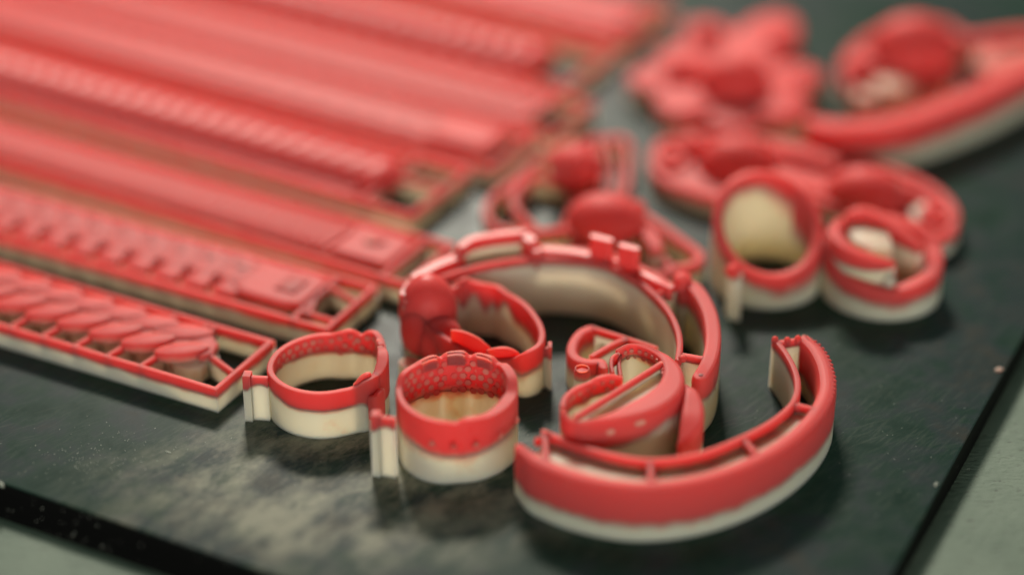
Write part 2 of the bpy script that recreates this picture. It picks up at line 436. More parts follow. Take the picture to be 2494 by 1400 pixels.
# ------------------------------------------------------------------ the framed bracelet strips on the left
S0 = at(525, 945, 0.42); TH = math.radians(-27.3)
U = Vector((math.cos(TH), math.sin(TH))); V = Vector((-U.y, U.x))
def copy_to(src, parent, loc, rotz=0.0, scale=None):
    o = src.copy(); C.objects.link(o); o.parent = parent; o.location = loc; o.rotation_euler = (0, 0, rotz)
    if scale: o.scale = scale
    return o
class Strip:
    def __init__(s, label, u0, v0, W, L, rot, h=0.42, zm=0.26, hw=0.05, back0=0.0):
        O = Vector((S0.x, S0.y)) + U * u0 + V * v0
        s.v0 = v0; r = math.radians(-rot); a = -U; s.a = Vector((a.x * math.cos(r) - a.y * math.sin(r), a.x * math.sin(r) + a.y * math.cos(r)))
        s.b = Vector((s.a.y, -s.a.x)); s.O = O; s.L = L; s.W = W; s.h = h; s.ang = math.atan2(s.a.y, s.a.x)
        s.T = Thing('bracelet_strip', label, 'wax bracelet', (O.x, O.y), 'long framed bracelet strips lying side by side on the plate')
        st = []
        def P(q, t): p = s.O + s.a * q + s.b * t; return (p.x, p.y, h, hw, zm)
        n = int(L / 0.5)
        for i in range(n + 1): st.append(P(L - L * i / n, 0))
        for i in range(1, 5): st.append(P(0, W * i / 4))
        for i in range(1, n + 1): st.append(P(L * i / n, W))
        st = [(x, y, z + random.uniform(-.006, .006), w * random.uniform(.94, 1.06), m_ + random.uniform(-.012, .012)) for x, y, z, w, m_ in st]
        red_and_cream(s.T, st, False, 0.028, 0.035, ('frame', 'frame_support'))
    def loc(s, q, t, z=0.0):
        p = s.a * q + s.b * t; return Vector((p.x, p.y, z))
    def wxy(s, q, t):
        p = s.O + s.a * q + s.b * t; return (p.x, p.y)
    def bar(s, q0, t0, q1, t1, zt=None, hw=0.04, zm=0.3, name='strut'):
        zt = zt or s.h - 0.012; p = s.wxy(q0, t0); r = s.wxy(q1, t1)
        st = [(p[0] + (r[0] - p[0]) * i / 3, p[1] + (r[1] - p[1]) * i / 3, zt, hw, zm) for i in range(4)]
        a = MB(); band(a, st, False, 0.025, 0.03, 0.5); A = s.T.part(a, name)
        b = MB(); skirt(b, st, False, 0.04, 0.4); s.T.part(b, name + '_support', parent=A)
        return A
    def repeat(s, mbuild, q0, pitch, n, t, name, z=0.0, jit=0.01):
        """mbuild(mb): one link about the origin in strip axes x=along a, y=across b"""
        mb = MB(); mbuild(mb); first = None
        me_o = mb.build(name, GLOSS if name == 'scale_link' else WAX, s.T.o); src = me_o
        for i in range(n):
            l = s.loc(q0 + i * pitch, t + random.uniform(-jit, jit), z)
            if i == 0: src.location = l; src.rotation_euler = (0, 0, s.ang)
            else: copy_to(src, s.T.o, l, s.ang + random.uniform(-.02, .02))
    def core(s, q0, q1, t0, t1, z, amp=0.05, pitch=0.64, name='chain_support'):
        z = z if s.v0 == 0.0 else min(z, .22); q0 += .2
        """cream wall that carries the chain, with wavy sides"""
        mb = MB(); rows = []; T_ = []; n = max(8, int((q1 - q0) / 0.08))
        for i in range(n + 1):
            q = q0 + (q1 - q0) * i / n; w = amp * abs(math.sin(math.pi * (q - q0) / pitch))
            row = []
            for t, zz in ((t0 + w, 0), (t0 + w, z), (t1 - w, z), (t1 - w, 0)):
                x, y = s.wxy(q, t); row.append(Vector((x, y, zz))); T_.append(0.0 if zz == 0 else 0.3)
            rows.append(row)
        loft(mb, rows, False, T_); s.T.part(mb, name)
# b is across; local y of a copied link: strip angle ang points along a, its left normal is (-a.y,a.x) = -b
# first strip: herringbone chain of pointed leaves
s1 = Strip('nearest framed red strip, its chain made of overlapping pointed pink leaves', 0.0, 0.0, 1.58, 7.6, 0.0)
def leaf_low(mb):   # local x along a (to the left), y to the front
    pad(mb, lens(0, 0, 0.88, 0.37, math.radians(38), 20, 1.35), 0.31, 0.485, 0.02, 0.0, 1.0, 0.5)
def leaf_up(mb):
    pad(mb, lens(0, 0, 1.0, 0.46, math.radians(22), 20, 1.4), 0.31, 0.462, 0.02, 0.0, 1.0, 0.5)
def knot(mb):
    pad(mb, disc(0, 0, 0.30, 12, 0.36), 0.25, 0.43, 0.03, 0.0, 1.0, 0.4)
s1.repeat(leaf_low, 1.08, 0.645, 10, 0.66, 'leaf_link')
s1.repeat(leaf_up, 1.40, 0.645, 10, 1.15, 'leaf_link')
s1.repeat(knot, 1.25, 0.645, 10, 0.92, 'knot_link')
s1.core(0.95, 7.6, 0.44, 1.40, 0.30, 0.10, 0.645)
mb = MB(); pad(mb, [s1.wxy(q, t) for q, t in ((0.60, 0.82), (0.70, 1.12), (1.0, 1.32), (1.2, 1.0), (1.0, .72), (0.72, .66))][::-1], .30, .435, .03, 0, 1.0, .5); s1.T.part(mb, 'end_cap')
mb = MB(); pad(mb, [s1.wxy(q, t) for q, t in ((0.66, 0.55), (0.66, 1.05), (1.25, 1.15), (1.35, .7), (1.1, .42), (0.82, .42))][::-1], 0, .298, .02, 0, .1, 0.0); s1.T.part(mb, 'end_cap_support')
for i in range(10): s1.bar(1.45 + i * 0.645, 0.045, 1.38 + i * 0.645, 0.50)
for i in range(10): s1.bar(1.20 + i * 0.645, 1.36, 1.20 + i * 0.645, 1.535)
s1.bar(0.045, 0.56, 0.78, 0.86); s1.bar(0.62, 0.8, 1.16, 1.25, hw=0.06)
s1.bar(1.05, 1.2, 1.05, 1.535)
# second strip: rows of notched plates and a flat clasp
def plate_link(l, w, z=0.45, notch=True):
    def f(mb):
        P = [(-l / 2, -w * .32), (-l * .32, -w / 2), (l * .30, -w / 2), (l / 2, -w * .28), (l * .38, 0), (l / 2, w * .3), (l * .3, w / 2), (-l * .34, w / 2), (-l / 2, w * .3), (-l * .62, 0)]
        pad(mb, P, 0.22, z, 0.035, 0.015, 1.0, 0.4)
        pad(mb, disc(0, -w * 0.18, w * .13, 8), z - 0.01, z + 0.03, 0.02, 0.01, 1.0)
    return f
s2 = Strip('second framed strip from the front, with cream gaps along its near rail', 0.60, 2.33, 1.53, 9.6, 0.0)
s2.repeat(plate_link(0.62, 0.60), 2.3, 0.60, 12, 0.86, 'chain_link')
s2.repeat(plate_link(0.66, 0.44, 0.435), 2.55, 0.60, 12, 1.20, 'chain_link')
def near_tab(mb): pad(mb, [(-.19, -.25), (.14, -.25), (.24, .24), (-.24, .24)], 0.24, 0.445, 0.03, 0, 1.0, 0.4)
s2.repeat(near_tab, 2.15, 0.60, 12, 0.42, 'side_link')
s2.core(0.8, 9.6, 0.28, 1.42, 0.27, 0.06, 0.60)
mb = MB(); pad(mb, [s2.wxy(q, t) for q, t in ((0.75, 0.42), (0.75, 1.32), (1.15, 1.38), (2.1, 1.3), (2.2, .5), (1.9, .3), (1.0, .3))][::-1], 0.26, 0.46, 0.04, 0.01, 1.0, 0.4); s2.T.part(mb, 'clasp_plate')
mb = MB(); pad(mb, [s2.wxy(q, t) for q, t in ((1.0, 0.62), (1.0, 1.1), (1.35, 1.15), (1.4, .6))][::-1], 0.44, 0.50, 0.02, 0.0, 1.0); s2.T.part(mb, 'clasp_button')
s2.bar(0.68, 0.045, 0.72, 1.48, hw=0.05); s2.bar(0.5, 0.25, 0.75, 0.9, hw=0.05); s2.bar(0.045, 0.3, 0.64, 0.3); s2.bar(0.045, 1.0, 0.64, 1.2)
# third strip: tight woven chain
s3 = Strip('third framed strip from the front, holding a tightly woven flat chain', 1.02, 4.20, 1.50, 11.6, 2.2)
def weave(mb):
    pad(mb, [(-.075, -.48), (.03, -.5), (.10, .0), (.075, .48), (-.03, .5), (-.10, .0)], 0.22, 0.44, 0.03, 0.02, 1.0, 0.4)
s3.repeat(weave, 1.9, 0.19, 50, 0.78, 'woven_link')
s3.core(0.7, 11.6, 0.2, 1.36, 0.27, 0.02, 0.4)
mb = MB(); pad(mb, [s3.wxy(q, t) for q, t in ((0.6, 0.3), (0.6, 1.25), (1.7, 1.3), (1.75, .28))][::-1], 0.26, 0.455, 0.04, 0.015, 1.0, 0.4); s3.T.part(mb, 'clasp_plate')
mb = MB(); pad(mb, disc(*s3.wxy(1.15, 0.85), 0.2, 16, 0.12), 0.44, 0.52, 0.03, 0.02, 0.9); s3.T.part(mb, 'clasp_button')
s3.bar(0.5, 0.045, 0.5, 1.45, hw=0.05)
# fourth: a domed bead chain
s4 = Strip('fourth framed strip from the front, a rounded ridge catching pale highlights', -0.10, 6.35, 1.95, 13.0, 2.6)
def bead(mb): blob(mb, (0, 0, 0.30), (0.44, 0.66, 0.36), 0, 1.0, 0.2, 20, 12, 0.0)
s4.repeat(bead, 1.35, 0.44, 27, 0.98, 'scale_link')
s4.core(1.0, 13.0, 0.45, 1.55, 0.30, 0.08, 0.56)
def sidebead(mb): pad(mb, disc(0, 0, 0.24, 10, 0.20), 0.2, 0.37, 0.04, 0.0, 1.0, 0.4)
s4.repeat(sidebead, 1.6, 0.42, 27, 0.33, 'side_link'); s4.repeat(sidebead, 1.5, 0.42, 27, 1.63, 'side_link')
s4.bar(0.045, 1.2, 1.0, 1.1, hw=0.05); s4.bar(1.05, 0.045, 1.05, 1.9, hw=0.05)
# the blurred ones behind
def bed(s, q0, q1, t0, t1, z=0.39):
    mb = MB(); rows = []; n = 40; TT = []
    for i in range(n + 1):
        q = q0 + (q1 - q0) * i / n
        for t, zz in ((t0, .24), (t0, z), (t1, z), (t1, .24)):
            x, y = s.wxy(q, t); TT.append(.5 if zz == .24 else 1.0)
            if t == t0 and zz == .24: rows.append([])
            rows[-1].append(Vector((x, y, zz + (random.uniform(-.008, .008) if zz == z else 0))))
    loft(mb, rows, False, TT); s.T.part(mb, 'chain_bed')
bed(s2, 0.9, 9.6, 0.58, 1.40, .405); bed(s3, 0.8, 11.6, 0.26, 1.30, .385)
s5 = Strip('fifth framed strip from the front, broad smooth chain ending in a squared clasp', 0.35, 8.62, 1.50, 14.0, 2.8)
s5.repeat(plate_link(0.75, 1.05, 0.50), 1.9, 0.62, 19, 0.78, 'chain_link')
s5.core(0.6, 14.0, 0.2, 1.36, 0.27, 0.05, 0.62)
mb = MB(); pad(mb, [s5.wxy(q, t) for q, t in ((0.35, 0.3), (0.35, 1.2), (1.6, 1.25), (1.6, .28))][::-1], 0.26, 0.58, 0.06, 0.05, 1.0, 0.4); s5.T.part(mb, 'clasp_plate')
bed(s5, 0.7, 14.0, 0.24, 1.32, .40)
s6 = Strip('sixth framed strip from the front, holding a double red chain', 0.72, 10.35, 1.55, 14.0, 3.0)
s6.repeat(plate_link(0.6, 0.62, 0.48), 1.0, 0.55, 23, 0.42, 'chain_link'); s6.repeat(plate_link(0.6, 0.5, 0.46), 1.25, 0.55, 23, 1.12, 'chain_link')
s6.core(0.5, 14.0, 0.2, 1.4, 0.27, 0.05, 0.55)
bed(s6, 0.7, 14.0, 0.24, 1.36, .39)
s7 = Strip('seventh framed strip from the front, a pale pink rounded ridge', 0.0, 12.30, 1.95, 12.0, 3.2)
s7.repeat(bead, 1.3, 0.44, 24, 0.95, 'scale_link'); s7.core(1.0, 12.0, 0.4, 1.6, 0.30, 0.08, 0.56)
s7.repeat(sidebead, 1.6, 0.56, 18, 0.32, 'side_link')
s8 = Strip('farthest framed strip, broad bright red chain cut by the top edge', 0.15, 14.75, 2.2, 9.0, 3.2)
s8.repeat(plate_link(0.85, 1.6, 0.52), 0.75, 0.72, 11, 1.08, 'chain_link'); s8.core(0.3, 9.0, 0.25, 1.95, 0.27, 0.05, 0.72); bed(s8, 0.5, 9.0, 0.3, 1.9, .40)

# ------------------------------------------------------------------ rings in front
# first ring, left
R1P = [(656, 897, .82), (663, 872, .82), (682, 851, .82), (710, 833, .82), (745, 820, .82), (780, 813, .82), (808, 812, .82), (833, 807, .88), (853, 802, .90), (869, 809, .86), (880, 815, .83),
       (897, 806, .90), (915, 808, .92), (926, 824, .90, .06), (931, 850, .88, .07), (930, 880, .86, .08), (921, 905, .86, .08), (905, 918, .92, .06), (884, 929, .90), (860, 942, .82), (831, 950, .82), (786, 957, .82), (745, 954, .82), (708, 945, .82), (680, 930, .82), (664, 914, .82)]
R1P = [(p[0], p[1], p[2], p[3] if len(p) > 3 else 0.052, 0.50 - (0.22 if 890 < p[0] and p[1] > 830 else 0) + (0.06 if p[0] < 700 else 0)) for p in R1P]
st = path(R1P, .052, .5, 130, True, sm=3)
g0 = at(795, 960)
r1 = Thing('wax_ring', 'low red ring on cream support, its bow shaped head turned right', 'wax ring', at(790, 985)[:2], 'finger rings on the build plate')
red_and_cream(r1, st, True, 0.022, 0.035)
n = len(st)
m = MB(); cells(m, st, (int(n * .06), int(n * .72)), 3, 0.064, -1, 0.88, 0.10, 0.155, 0.012, 0.5); r1.part(m, 'stud_pattern', 'stuff', mat=THIN)
sprue(r1, (601, 909), (652, 912), .83)
# leaf of the bow over the right side
def leafband(T, pts, w, name='leaf', r=0.03, lo=0.5, zm=None, soft=0.04, n=40, sup=True, label=None):
    st = path([(p[0], p[1], p[2], (p[3] if len(p) > 3 else w), (p[4] if len(p) > 4 else (zm if zm is not None else p[2] - 0.2))) for p in pts], w, 0, n, False)
    a = MB(); band(a, st, False, r, soft, lo); A = T.part(a, name, label=label)
    if sup:
        b = MB(); skirt(b, [(s[0], s[1], s[2], s[3], s[4]) for s in st], False, soft, lo * .85, 0.012); T.part(b, name + '_support', parent=A)
    return A
leafband(r1, [(926, 842, .96, .05), (932, 856, .99, .085), (931, 880, .95, .09), (922, 903, .90, .075), (908, 920, .87, .04)], .07, zm=.35, r=.025)
leafband(r1, [(921, 826, .95, .035), (927, 836, .97, .05), (929, 846, .94, .045)], .04, zm=.45, r=.02)
leafband(r1, [(861, 936, .83, .03), (872, 925, .90, .04), (884, 914, .95, .045), (895, 908, .97, .04), (903, 907, .96, .025)], .05, zm=.33, r=.014)
leafband(r1, [(898, 963, .66, .04), (915, 960, .70, .05), (930, 944, .72, .05)], .05, 'petal', zm=.25, r=.03)

# second ring, centre front
R2 = [(971, 961, 1.10), (968, 938, 1.11), (976, 914, 1.13), (992, 897, 1.15), (1008, 890, 1.15), (1022, 881, 1.17, .06), (1045, 871, 1.19, .07), (1064, 867, 1.19, .07), (1071, 871, 1.15, .05), (1085, 862, 1.19, .07), (1110, 857, 1.20, .08), (1132, 860, 1.20, .08),
      (1143, 867, 1.15, .05), (1158, 863, 1.19, .07), (1180, 864, 1.19, .07), (1199, 873, 1.18, .07), (1211, 882, 1.13, .05), (1228, 886, 1.16, .07), (1243, 900, 1.15, .08), (1250, 925, 1.12, .08), (1251, 950, 1.10, .09), (1240, 975, 1.08, .10), (1212, 997, 1.06, .09),
      (1185, 1012, 1.06, .07), (1160, 1019, 1.08, .06), (1135, 1019, 1.08, .06), (1110, 1028, 1.03, .05), (1085, 1029, 1.06, .055), (1055, 1024, 1.08), (1025, 1015, 1.09), (997, 1000, 1.10), (980, 981, 1.10)]
def zm2(px, py):
    if py < 950: return 0.66
    return 0.64 - 0.17 * math.exp(-((px - 1120) / 110) ** 2)
R2P = [(p[0], p[1], p[2] + (.10 if p[1] < 930 else .03), p[3] if len(p) > 3 else 0.05, zm2(p[0], p[1])) for p in R2]
st = path(R2P, .05, .5, 160, True, sm=7)
r2 = Thing('wax_ring', 'taller ring with scalloped rim and studded inner wall, at the centre front', 'wax ring', at(1110, 1085)[:2], 'finger rings on the build plate')
red_and_cream(r2, st, True, 0.02, 0.09)
n = len(st)
m = MB(); cells(m, st, (int(n * .04), int(n * .70)), 6, 0.064, -1, 0.88, 0.11, 0.155, 0.012, 0.66); r2.part(m, 'stud_pattern', 'stuff', mat=THIN)
# hollow top slots of the three scallops
for a, b, c in (((1030, 880), (1046, 873), (1062, 870)), ((1092, 862), (1112, 860), (1130, 862)), ((1164, 865), (1181, 868), (1196, 875))):
    zz = 1.31
    for sg in (-1, 1):
        stq = path([(a[0], a[1] + sg * 4.0, zz), (b[0], b[1] + sg * 4.0, zz + .005), (c[0], c[1] + sg * 4.0, zz)], .018, 1.14, 14)
        m = MB(); band(m, rounded(stq, 3), False, .012, .02, 1.0); r2.part(m, 'scallop_lip')
for px, py in ((1052, 1078), (1105, 1084), (1158, 1078), (1206, 1052), (1243, 1020)):   # faint pale marks on the front
    P = at(px, py, .74)
    d = Vector((P.x + 0.82, P.y - 27.85)).normalized(); c = Vector((-0.82 + d.x * .945, 27.85 + d.y * .945))
    m = MB(); tg = Vector((-d.y, d.x)); N = Vector((d.x, d.y, 0)); c3 = Vector((c.x, c.y, .74)); v = []; T = []
    for rr, dd, t in ((.07, -.03, .8), (.05, .014, .62)):
        for k in range(3):
            an = math.pi / 2 + k * 2 * math.pi / 3; v.append(c3 + N * dd + Vector((tg.x * math.cos(an), tg.y * math.cos(an), math.sin(an))) * rr); T.append(t)
    m.add(v, [(0, 1, 4, 3), (1, 2, 5, 4), (2, 0, 3, 5), (3, 4, 5)], T); r2.part(m, 'raised_mark', mat=THIN)
sprue(r2, (914, 1005), (962, 1012), 1.10, 0.09, 0.22)

# third ring with the egg shaped blob
R3 = [(1105, 700, .98), (1122, 686, 1.0, .05), (1140, 680, 1.0), (1162, 687, .98), (1182, 691, .97), (1200, 693, .95), (1216, 698, .94), (1236, 715, .92), (1260, 726, .90), (1284, 745, .89), (1304, 770, .88), (1318, 796, .87), (1321, 820, .86), (1312, 840, .86), (1294, 851, .85),
      (1272, 862, .80), (1252, 868, .66), (1225, 874, .62), (1195, 872, .60), (1160, 862, .64), (1125, 845, .70), (1092, 826, .76), (1062, 805, .8, .08), (1040, 780, .85, .09), (1035, 750, .90, .09), (1055, 720, .95, .08), (1080, 705, .97)]
R3P = [(p[0], p[1], p[2], p[3] if len(p) > 3 else 0.055, (.48 if p[0] > 1190 and p[1] < 860 and p[1] > 740 else .40 if p[1] > 740 else .60 + (.16, -.1, .05, .14, -.14, .02, -.08)[i_ % 7])) for i_, p in enumerate(R3)]
st = path(R3P, .055, .5, 150, True, sm=3)
r3 = Thing('wax_ring', 'red ring with large glossy egg shaped head and curling petals', 'wax ring', at(1150, 900)[:2], 'finger rings on the build plate')
red_and_cream(r3, st, True, 0.03, 0.08)
m = MB(); c = at(1042, 752, .78); blob(m, (c.x, c.y + .02, .72), (.48, .50, .68), 0.1, 1.0, .18, 36, 24, 0.12); r3.part(m, 'egg_head', mat=GLOSS)
m = MB(); c = at(1003, 805, .62); blob(m, (c.x + .08, c.y + .16, .52), (.27, .40, .48), 0.3, 1.0, .25, 28, 18); r3.part(m, 'side_lobe')
m = MB(); c = at(1075, 838, .5); blob(m, (c.x - .02, c.y + .16, .46), (.38, .36, .44), -0.3, 1.0, .2, 28, 18); r3.part(m, 'side_lobe')
m = MB()
stq = path([(995, 880, .3, .16, .28), (1035, 905, .3, .18, .28), (1090, 915, .3, .15, .28)], .15, .28, 14)
skirt(m, rounded([s[:2] + (0.3, s[3], 0.3) for s in stq], 4), False, 0.08, 0.5); r3.part(m, 'head_support')
leafband(r3, [(1098, 803, .94, .02), (1125, 806, .93, .034), (1155, 818, .88, .036), (1180, 834, .78, .034), (1200, 850, .62, .015)], .04, 'petal', zm=.38, r=.016, sup=False)
leafband(r3, [(1184, 852, .70, .02), (1208, 847, .76, .034), (1232, 846, .77, .036), (1254, 853, .73, .034), (1272, 866, .62, .015)], .04, 'petal', zm=.36, r=.016, sup=False)
leafband(r3, [(1262, 870, .70, .015), (1275, 864, .78, .03), (1288, 856, .84, .03)], .03, 'petal', zm=.45, r=.025, sup=False)
leafband(r3, [(1106, 690, 1.0, .02), (1122, 681, 1.04, .035), (1140, 674, 1.05, .03)], .03, 'petal', zm=.80, r=.02, sup=False)
a_, b_ = at(1344, 838, .80), at(1326, 838, .80)
stq = [(a_.x, a_.y, .80, .10, .58), (a_.x - .06, a_.y, .80, .10, .58)]
m = MB(); band(m, stq, False, .025, .05, .5); r3.part(m, 'sprue_plate'); m = MB(); skirt(m, stq, False, .05, .4); r3.part(m, 'sprue_plate_support')
stq = [(a_.x - .062, a_.y, .74, .05, .58), (b_.x - .06, b_.y, .74, .05, .56)]
m = MB(); band(m, stq, False, .025, .05, .5); r3.part(m, 'sprue_bar'); m = MB(); skirt(m, stq, False, .05, .4, .006); r3.part(m, 'sprue_bar_support')

# fourth ring: crossing leaves and a diagonal bar
r4 = Thing('wax_ring', 'ring with wide leaf bands and a diagonal bar, behind the nearest bangle', 'wax ring', at(1520, 1080)[:2], 'finger rings on the build plate')
R4 = [(1371, 985, 1.2), (1377, 966, 1.2), (1396, 948, 1.2), (1420, 936, 1.22), (1436, 930, 1.18), (1458, 918, 1.22), (1486, 912, 1.22), (1510, 917, 1.18)]
st4 = path([(p[0], p[1], p[2], .045, .92) for p in R4], .045, .9, 56)
red_and_cream(r4, rounded(st4, 3), False, 0.025, .04, ('small_band', 'small_band_support'))
m = MB(); cells(m, [s for s in st4], (4, len(st4) - 6), 2, 0.05, -1, 0.85, 0.10, 0.15, 0.014, 0.98); r4.part(m, 'stud_pattern', 'stuff', mat=THIN)
R4b = [(1506, 850, 1.2, .045, .98), (1532, 838, 1.2, .045, 1.0), (1562, 840, 1.2, .05, 1.0), (1597, 853, 1.2, .07, .98), (1625, 873, 1.2, .11, .95), (1640, 903, 1.2, .16, .9), (1632, 938, 1.2, .20, .8), (1600, 968, 1.18, .22, .86), (1555, 990, 1.16, .20, .74),
       (1505, 1008, 1.15, .13, .66), (1455, 1020, 1.15, .08, .64), (1415, 1026, 1.15, .06, .7), (1386, 1018, 1.17, .05, .8), (1372, 1000, 1.2, .045, .88)]
stq = path(R4b, .1, .8, 90)
red_and_cream(r4, rounded(stq, 3), False, 0.07, .05, ('leaf_band', 'leaf_band_support'))
m = MB(); cells(m, stq, (3, 30), 2, 0.045, -1, 0.85, 0.09, 0.14, 0.02, 0.9)
r4.part(m, 'stud_pattern', 'stuff', mat=THIN)
# diagonal bar with its cream sheet
leafband(r4, [(1400, 1012, 1.18), (1470, 969, 1.2), (1540, 925, 1.2), (1612, 880, 1.2)], .035, 'diagonal_bar', zm=1.10, r=.02, n=12)
leafband(r4, [(1512, 912, 1.08, .03, 1.0), (1508, 880, 1.1, .03, 1.0), (1512, 852, 1.14, .03, 1.0)], .03, 'inner_bar', r=.02, n=12)
leafband(r4, [(1493, 905, 1.15), (1489, 885, 1.17), (1492, 868, 1.18), (1506, 858, 1.18)], .03, 'curl', zm=1.0, r=.02, n=20)
# cream sheet filling the space under the wide leaf
m = MB(); q = [at(1425, 1012, 1.02), at(1500, 965, 1.02), (at(1600, 902, 1.02)), at(1618, 925, 1.02), at(1585, 965, 1.02), at(1520, 995, 1.02), at(1460, 1012, 1.02)]
pad(m, [(p.x, p.y) for p in q], 0.0, 1.03, .02, 0, 0.0); r4.part(m, 'inner_support')
def zfor(px, py, Y):
    lo, hi = 0.0, 2.0
    for _ in range(40):
        mid = (lo + hi) / 2
        if at(px, py, mid).y > Y: lo = mid
        else: hi = mid
    return lo
for px, py, rim_, off, rot in ((1478, 1052, (1478, 1014, 1.15), .10, .1), (1556, 1030, (1556, 990, 1.16), .205, .35)):
    Y = at(*rim_).y - off; z_ = zfor(px, py, Y); P = at(px, py, z_); m = MB(); blob(m, (P.x, P.y + .02, z_), (.13, .035, .08), rot, .45, None, 18, 12); r4.part(m, 'pale_inlay', mat=THIN)
stq = path([(1668, 935, 1.05, .03, .9), (1682, 950, 1.08, .11, .74), (1688, 980, 1.05, .16, .60), (1686, 1015, 1.0, .17, .50), (1674, 1050, .9, .13, .46), (1656, 1078, .8, .05, .44)], .1, .6, 50)
red_and_cream(r4, stq, False, 0.07, .05, ('outer_leaf', 'outer_leaf_support'))

# small clasp left of it
cl = Thing('wax_clasp', 'small hook shaped red clasp with a round pin at its corner', 'wax clasp', at(1420, 920)[:2])
CZ = .62
red_and_cream(cl, rounded(path([(1437, 797, CZ), (1415, 808, CZ), (1397, 832, CZ), (1394, 856, CZ), (1408, 872, CZ), (1436, 879, CZ), (1462, 878, CZ), (1470, 890, CZ, .08)], .09, .36, 48), 3), False, .05, .07, ('hook', 'hook_support'))
leafband(cl, [(1440, 795, CZ), (1500, 813, CZ), (1560, 832, CZ), (1600, 845, CZ)], .04, 'arm', zm=.5, r=.02, n=10)
leafband(cl, [(1440, 866, CZ), (1470, 848, CZ), (1500, 832, CZ), (1530, 822, CZ)], .045, 'arm', zm=.5, r=.02, n=16)
P = at(1418, 898, .66); m = MB(); pad(m, disc(P.x, P.y, .13, 28), .50, .64, .02, 0, .95, .5); o = cl.part(m, 'pin')
m = MB()
stq = [(P.x + .105 * math.cos(a), P.y + .105 * math.sin(a), .675, .014, .62) for a in [2 * math.pi * i / 28 for i in range(28)]]
band(m, stq, True, .012, .01, .9); cl.part(m, 'pin_lip', parent=o)
m = MB(); pad(m, disc(P.x, P.y, .125, 28), 0, .498, .01, 0, 0.0); cl.part(m, 'pin_support', parent=o)
m = MB(); q = [at(1450, 812, .35), at(1560, 840, .35), at(1505, 842, .35), at(1470, 850, .35)]; pad(m, [(p.x, p.y) for p in q][::-1], 0, .36, .01, 0, 0.0); cl.part(m, 'web_support')

# ------------------------------------------------------------------ the front bangle (crescent)
def crescent(T, shell, rail, ties, z, zm, wshell, wrail, floor, teeth=None):
    stq = path(shell, wshell, zm, 560); stq = [q[:3] + (q[3] + .0045 * math.sin(i_ * 1.4),) + q[4:] for i_, q in enumerate(stq)]; red_and_cream(T, rounded(stq, 5), False, wshell * .75, .06, ('shell', 'shell_support'))
    st2 = path(rail, wrail, z - .16, 90); red_and_cream(T, rounded(st2, 3), False, .03, .04, ('inner_rail', 'inner_rail_support'))
    for a, b in ties:
        A = at(*a, z - .02); B = at(*b, z - .02)
        stt = [(A.x + (B.x - A.x) * i / 4, A.y + (B.y - A.y) * i / 4, z - .02, .045 + .035 * abs(i / 4 - .5), z - .13) for i in range(5)]
        m = MB(); band(m, stt, False, .03, .03, .6); t = T.part(m, 'cross_tie'); m = MB(); skirt(m, stt, False, .04, .4, .006); T.part(m, 'cross_tie_support', parent=t)
    return stq, st2
b1 = Thing('wax_bangle', 'large half round red bangle nearest the camera, open slots along its top', 'wax bangle', at(1640, 1180)[:2])
Z = .92
shell = [(1268, 1086, .84, .09, .30), (1290, 1103, .90, .12), (1318, 1120, Z), (1393, 1150, Z), (1489, 1172, Z), (1586, 1178, Z), (1702, 1163, Z), (1812, 1128, Z), (1906, 1078, Z), (1975, 1018, Z), (2012, 955, Z), (2012, 900, Z), (1994, 855, Z), (1966, 824, Z, .12)]
shell = [(p[0], p[1], p[2], p[3] if len(p) > 3 else .14, .28 + (.04 if p[0] > 1900 else 0)) for p in shell]
rail = [(1326, 1048, Z), (1354, 1060, Z), (1412, 1082, Z), (1489, 1104, Z), (1586, 1118, Z), (1702, 1103, Z), (1798, 1067, Z), (1875, 1027, Z), (1921, 990, Z), (1939, 962, Z), (1943, 930, Z), (1935, 896, Z), (1914, 857, Z), (1888, 824, Z)]
sh, rl = crescent(b1, shell, rail, [((1327, 1050), (1330, 1118)), ((1584, 1120), (1586, 1168)), ((1812, 1066), (1840, 1100)), ((1935, 982), (1992, 994)), ((1896, 832), (1958, 822))], Z, .28, .14, .05, .7)
# cream floor between the rails, under the red
def ribbon_between(T, A, B, i0, i1, z0, z1, name):
    m = MB(); rows = []; TT = []
    for k in range(i0, i1 + 1):
        f = k / 100; pa = A[min(len(A) - 1, int(f * (len(A) - 1)))]; pb = B[min(len(B) - 1, int(f * (len(B) - 1)))]
        va, vb = Vector(pa[:2]), Vector(pb[:2]); d = (vb - va).normalized()
        va2 = va + d * (pa[3] * .5); vb2 = vb - d * (pb[3] * .5)
        rows.append([Vector((va2.x, va2.y, z0)), Vector((vb2.x, vb2.y, z0)), Vector((vb2.x, vb2.y, z1)), Vector((va2.x, va2.y, z1))]); TT += [0.0, 0.0, .32, .32]  # pinkish top: light passing through the red wax put into the colour
    loft(m, rows, False, TT); T.part(m, name)
ribbon_between(b1, rl, sh, 6, 72, 0.0, Z - .17, 'slot_support')
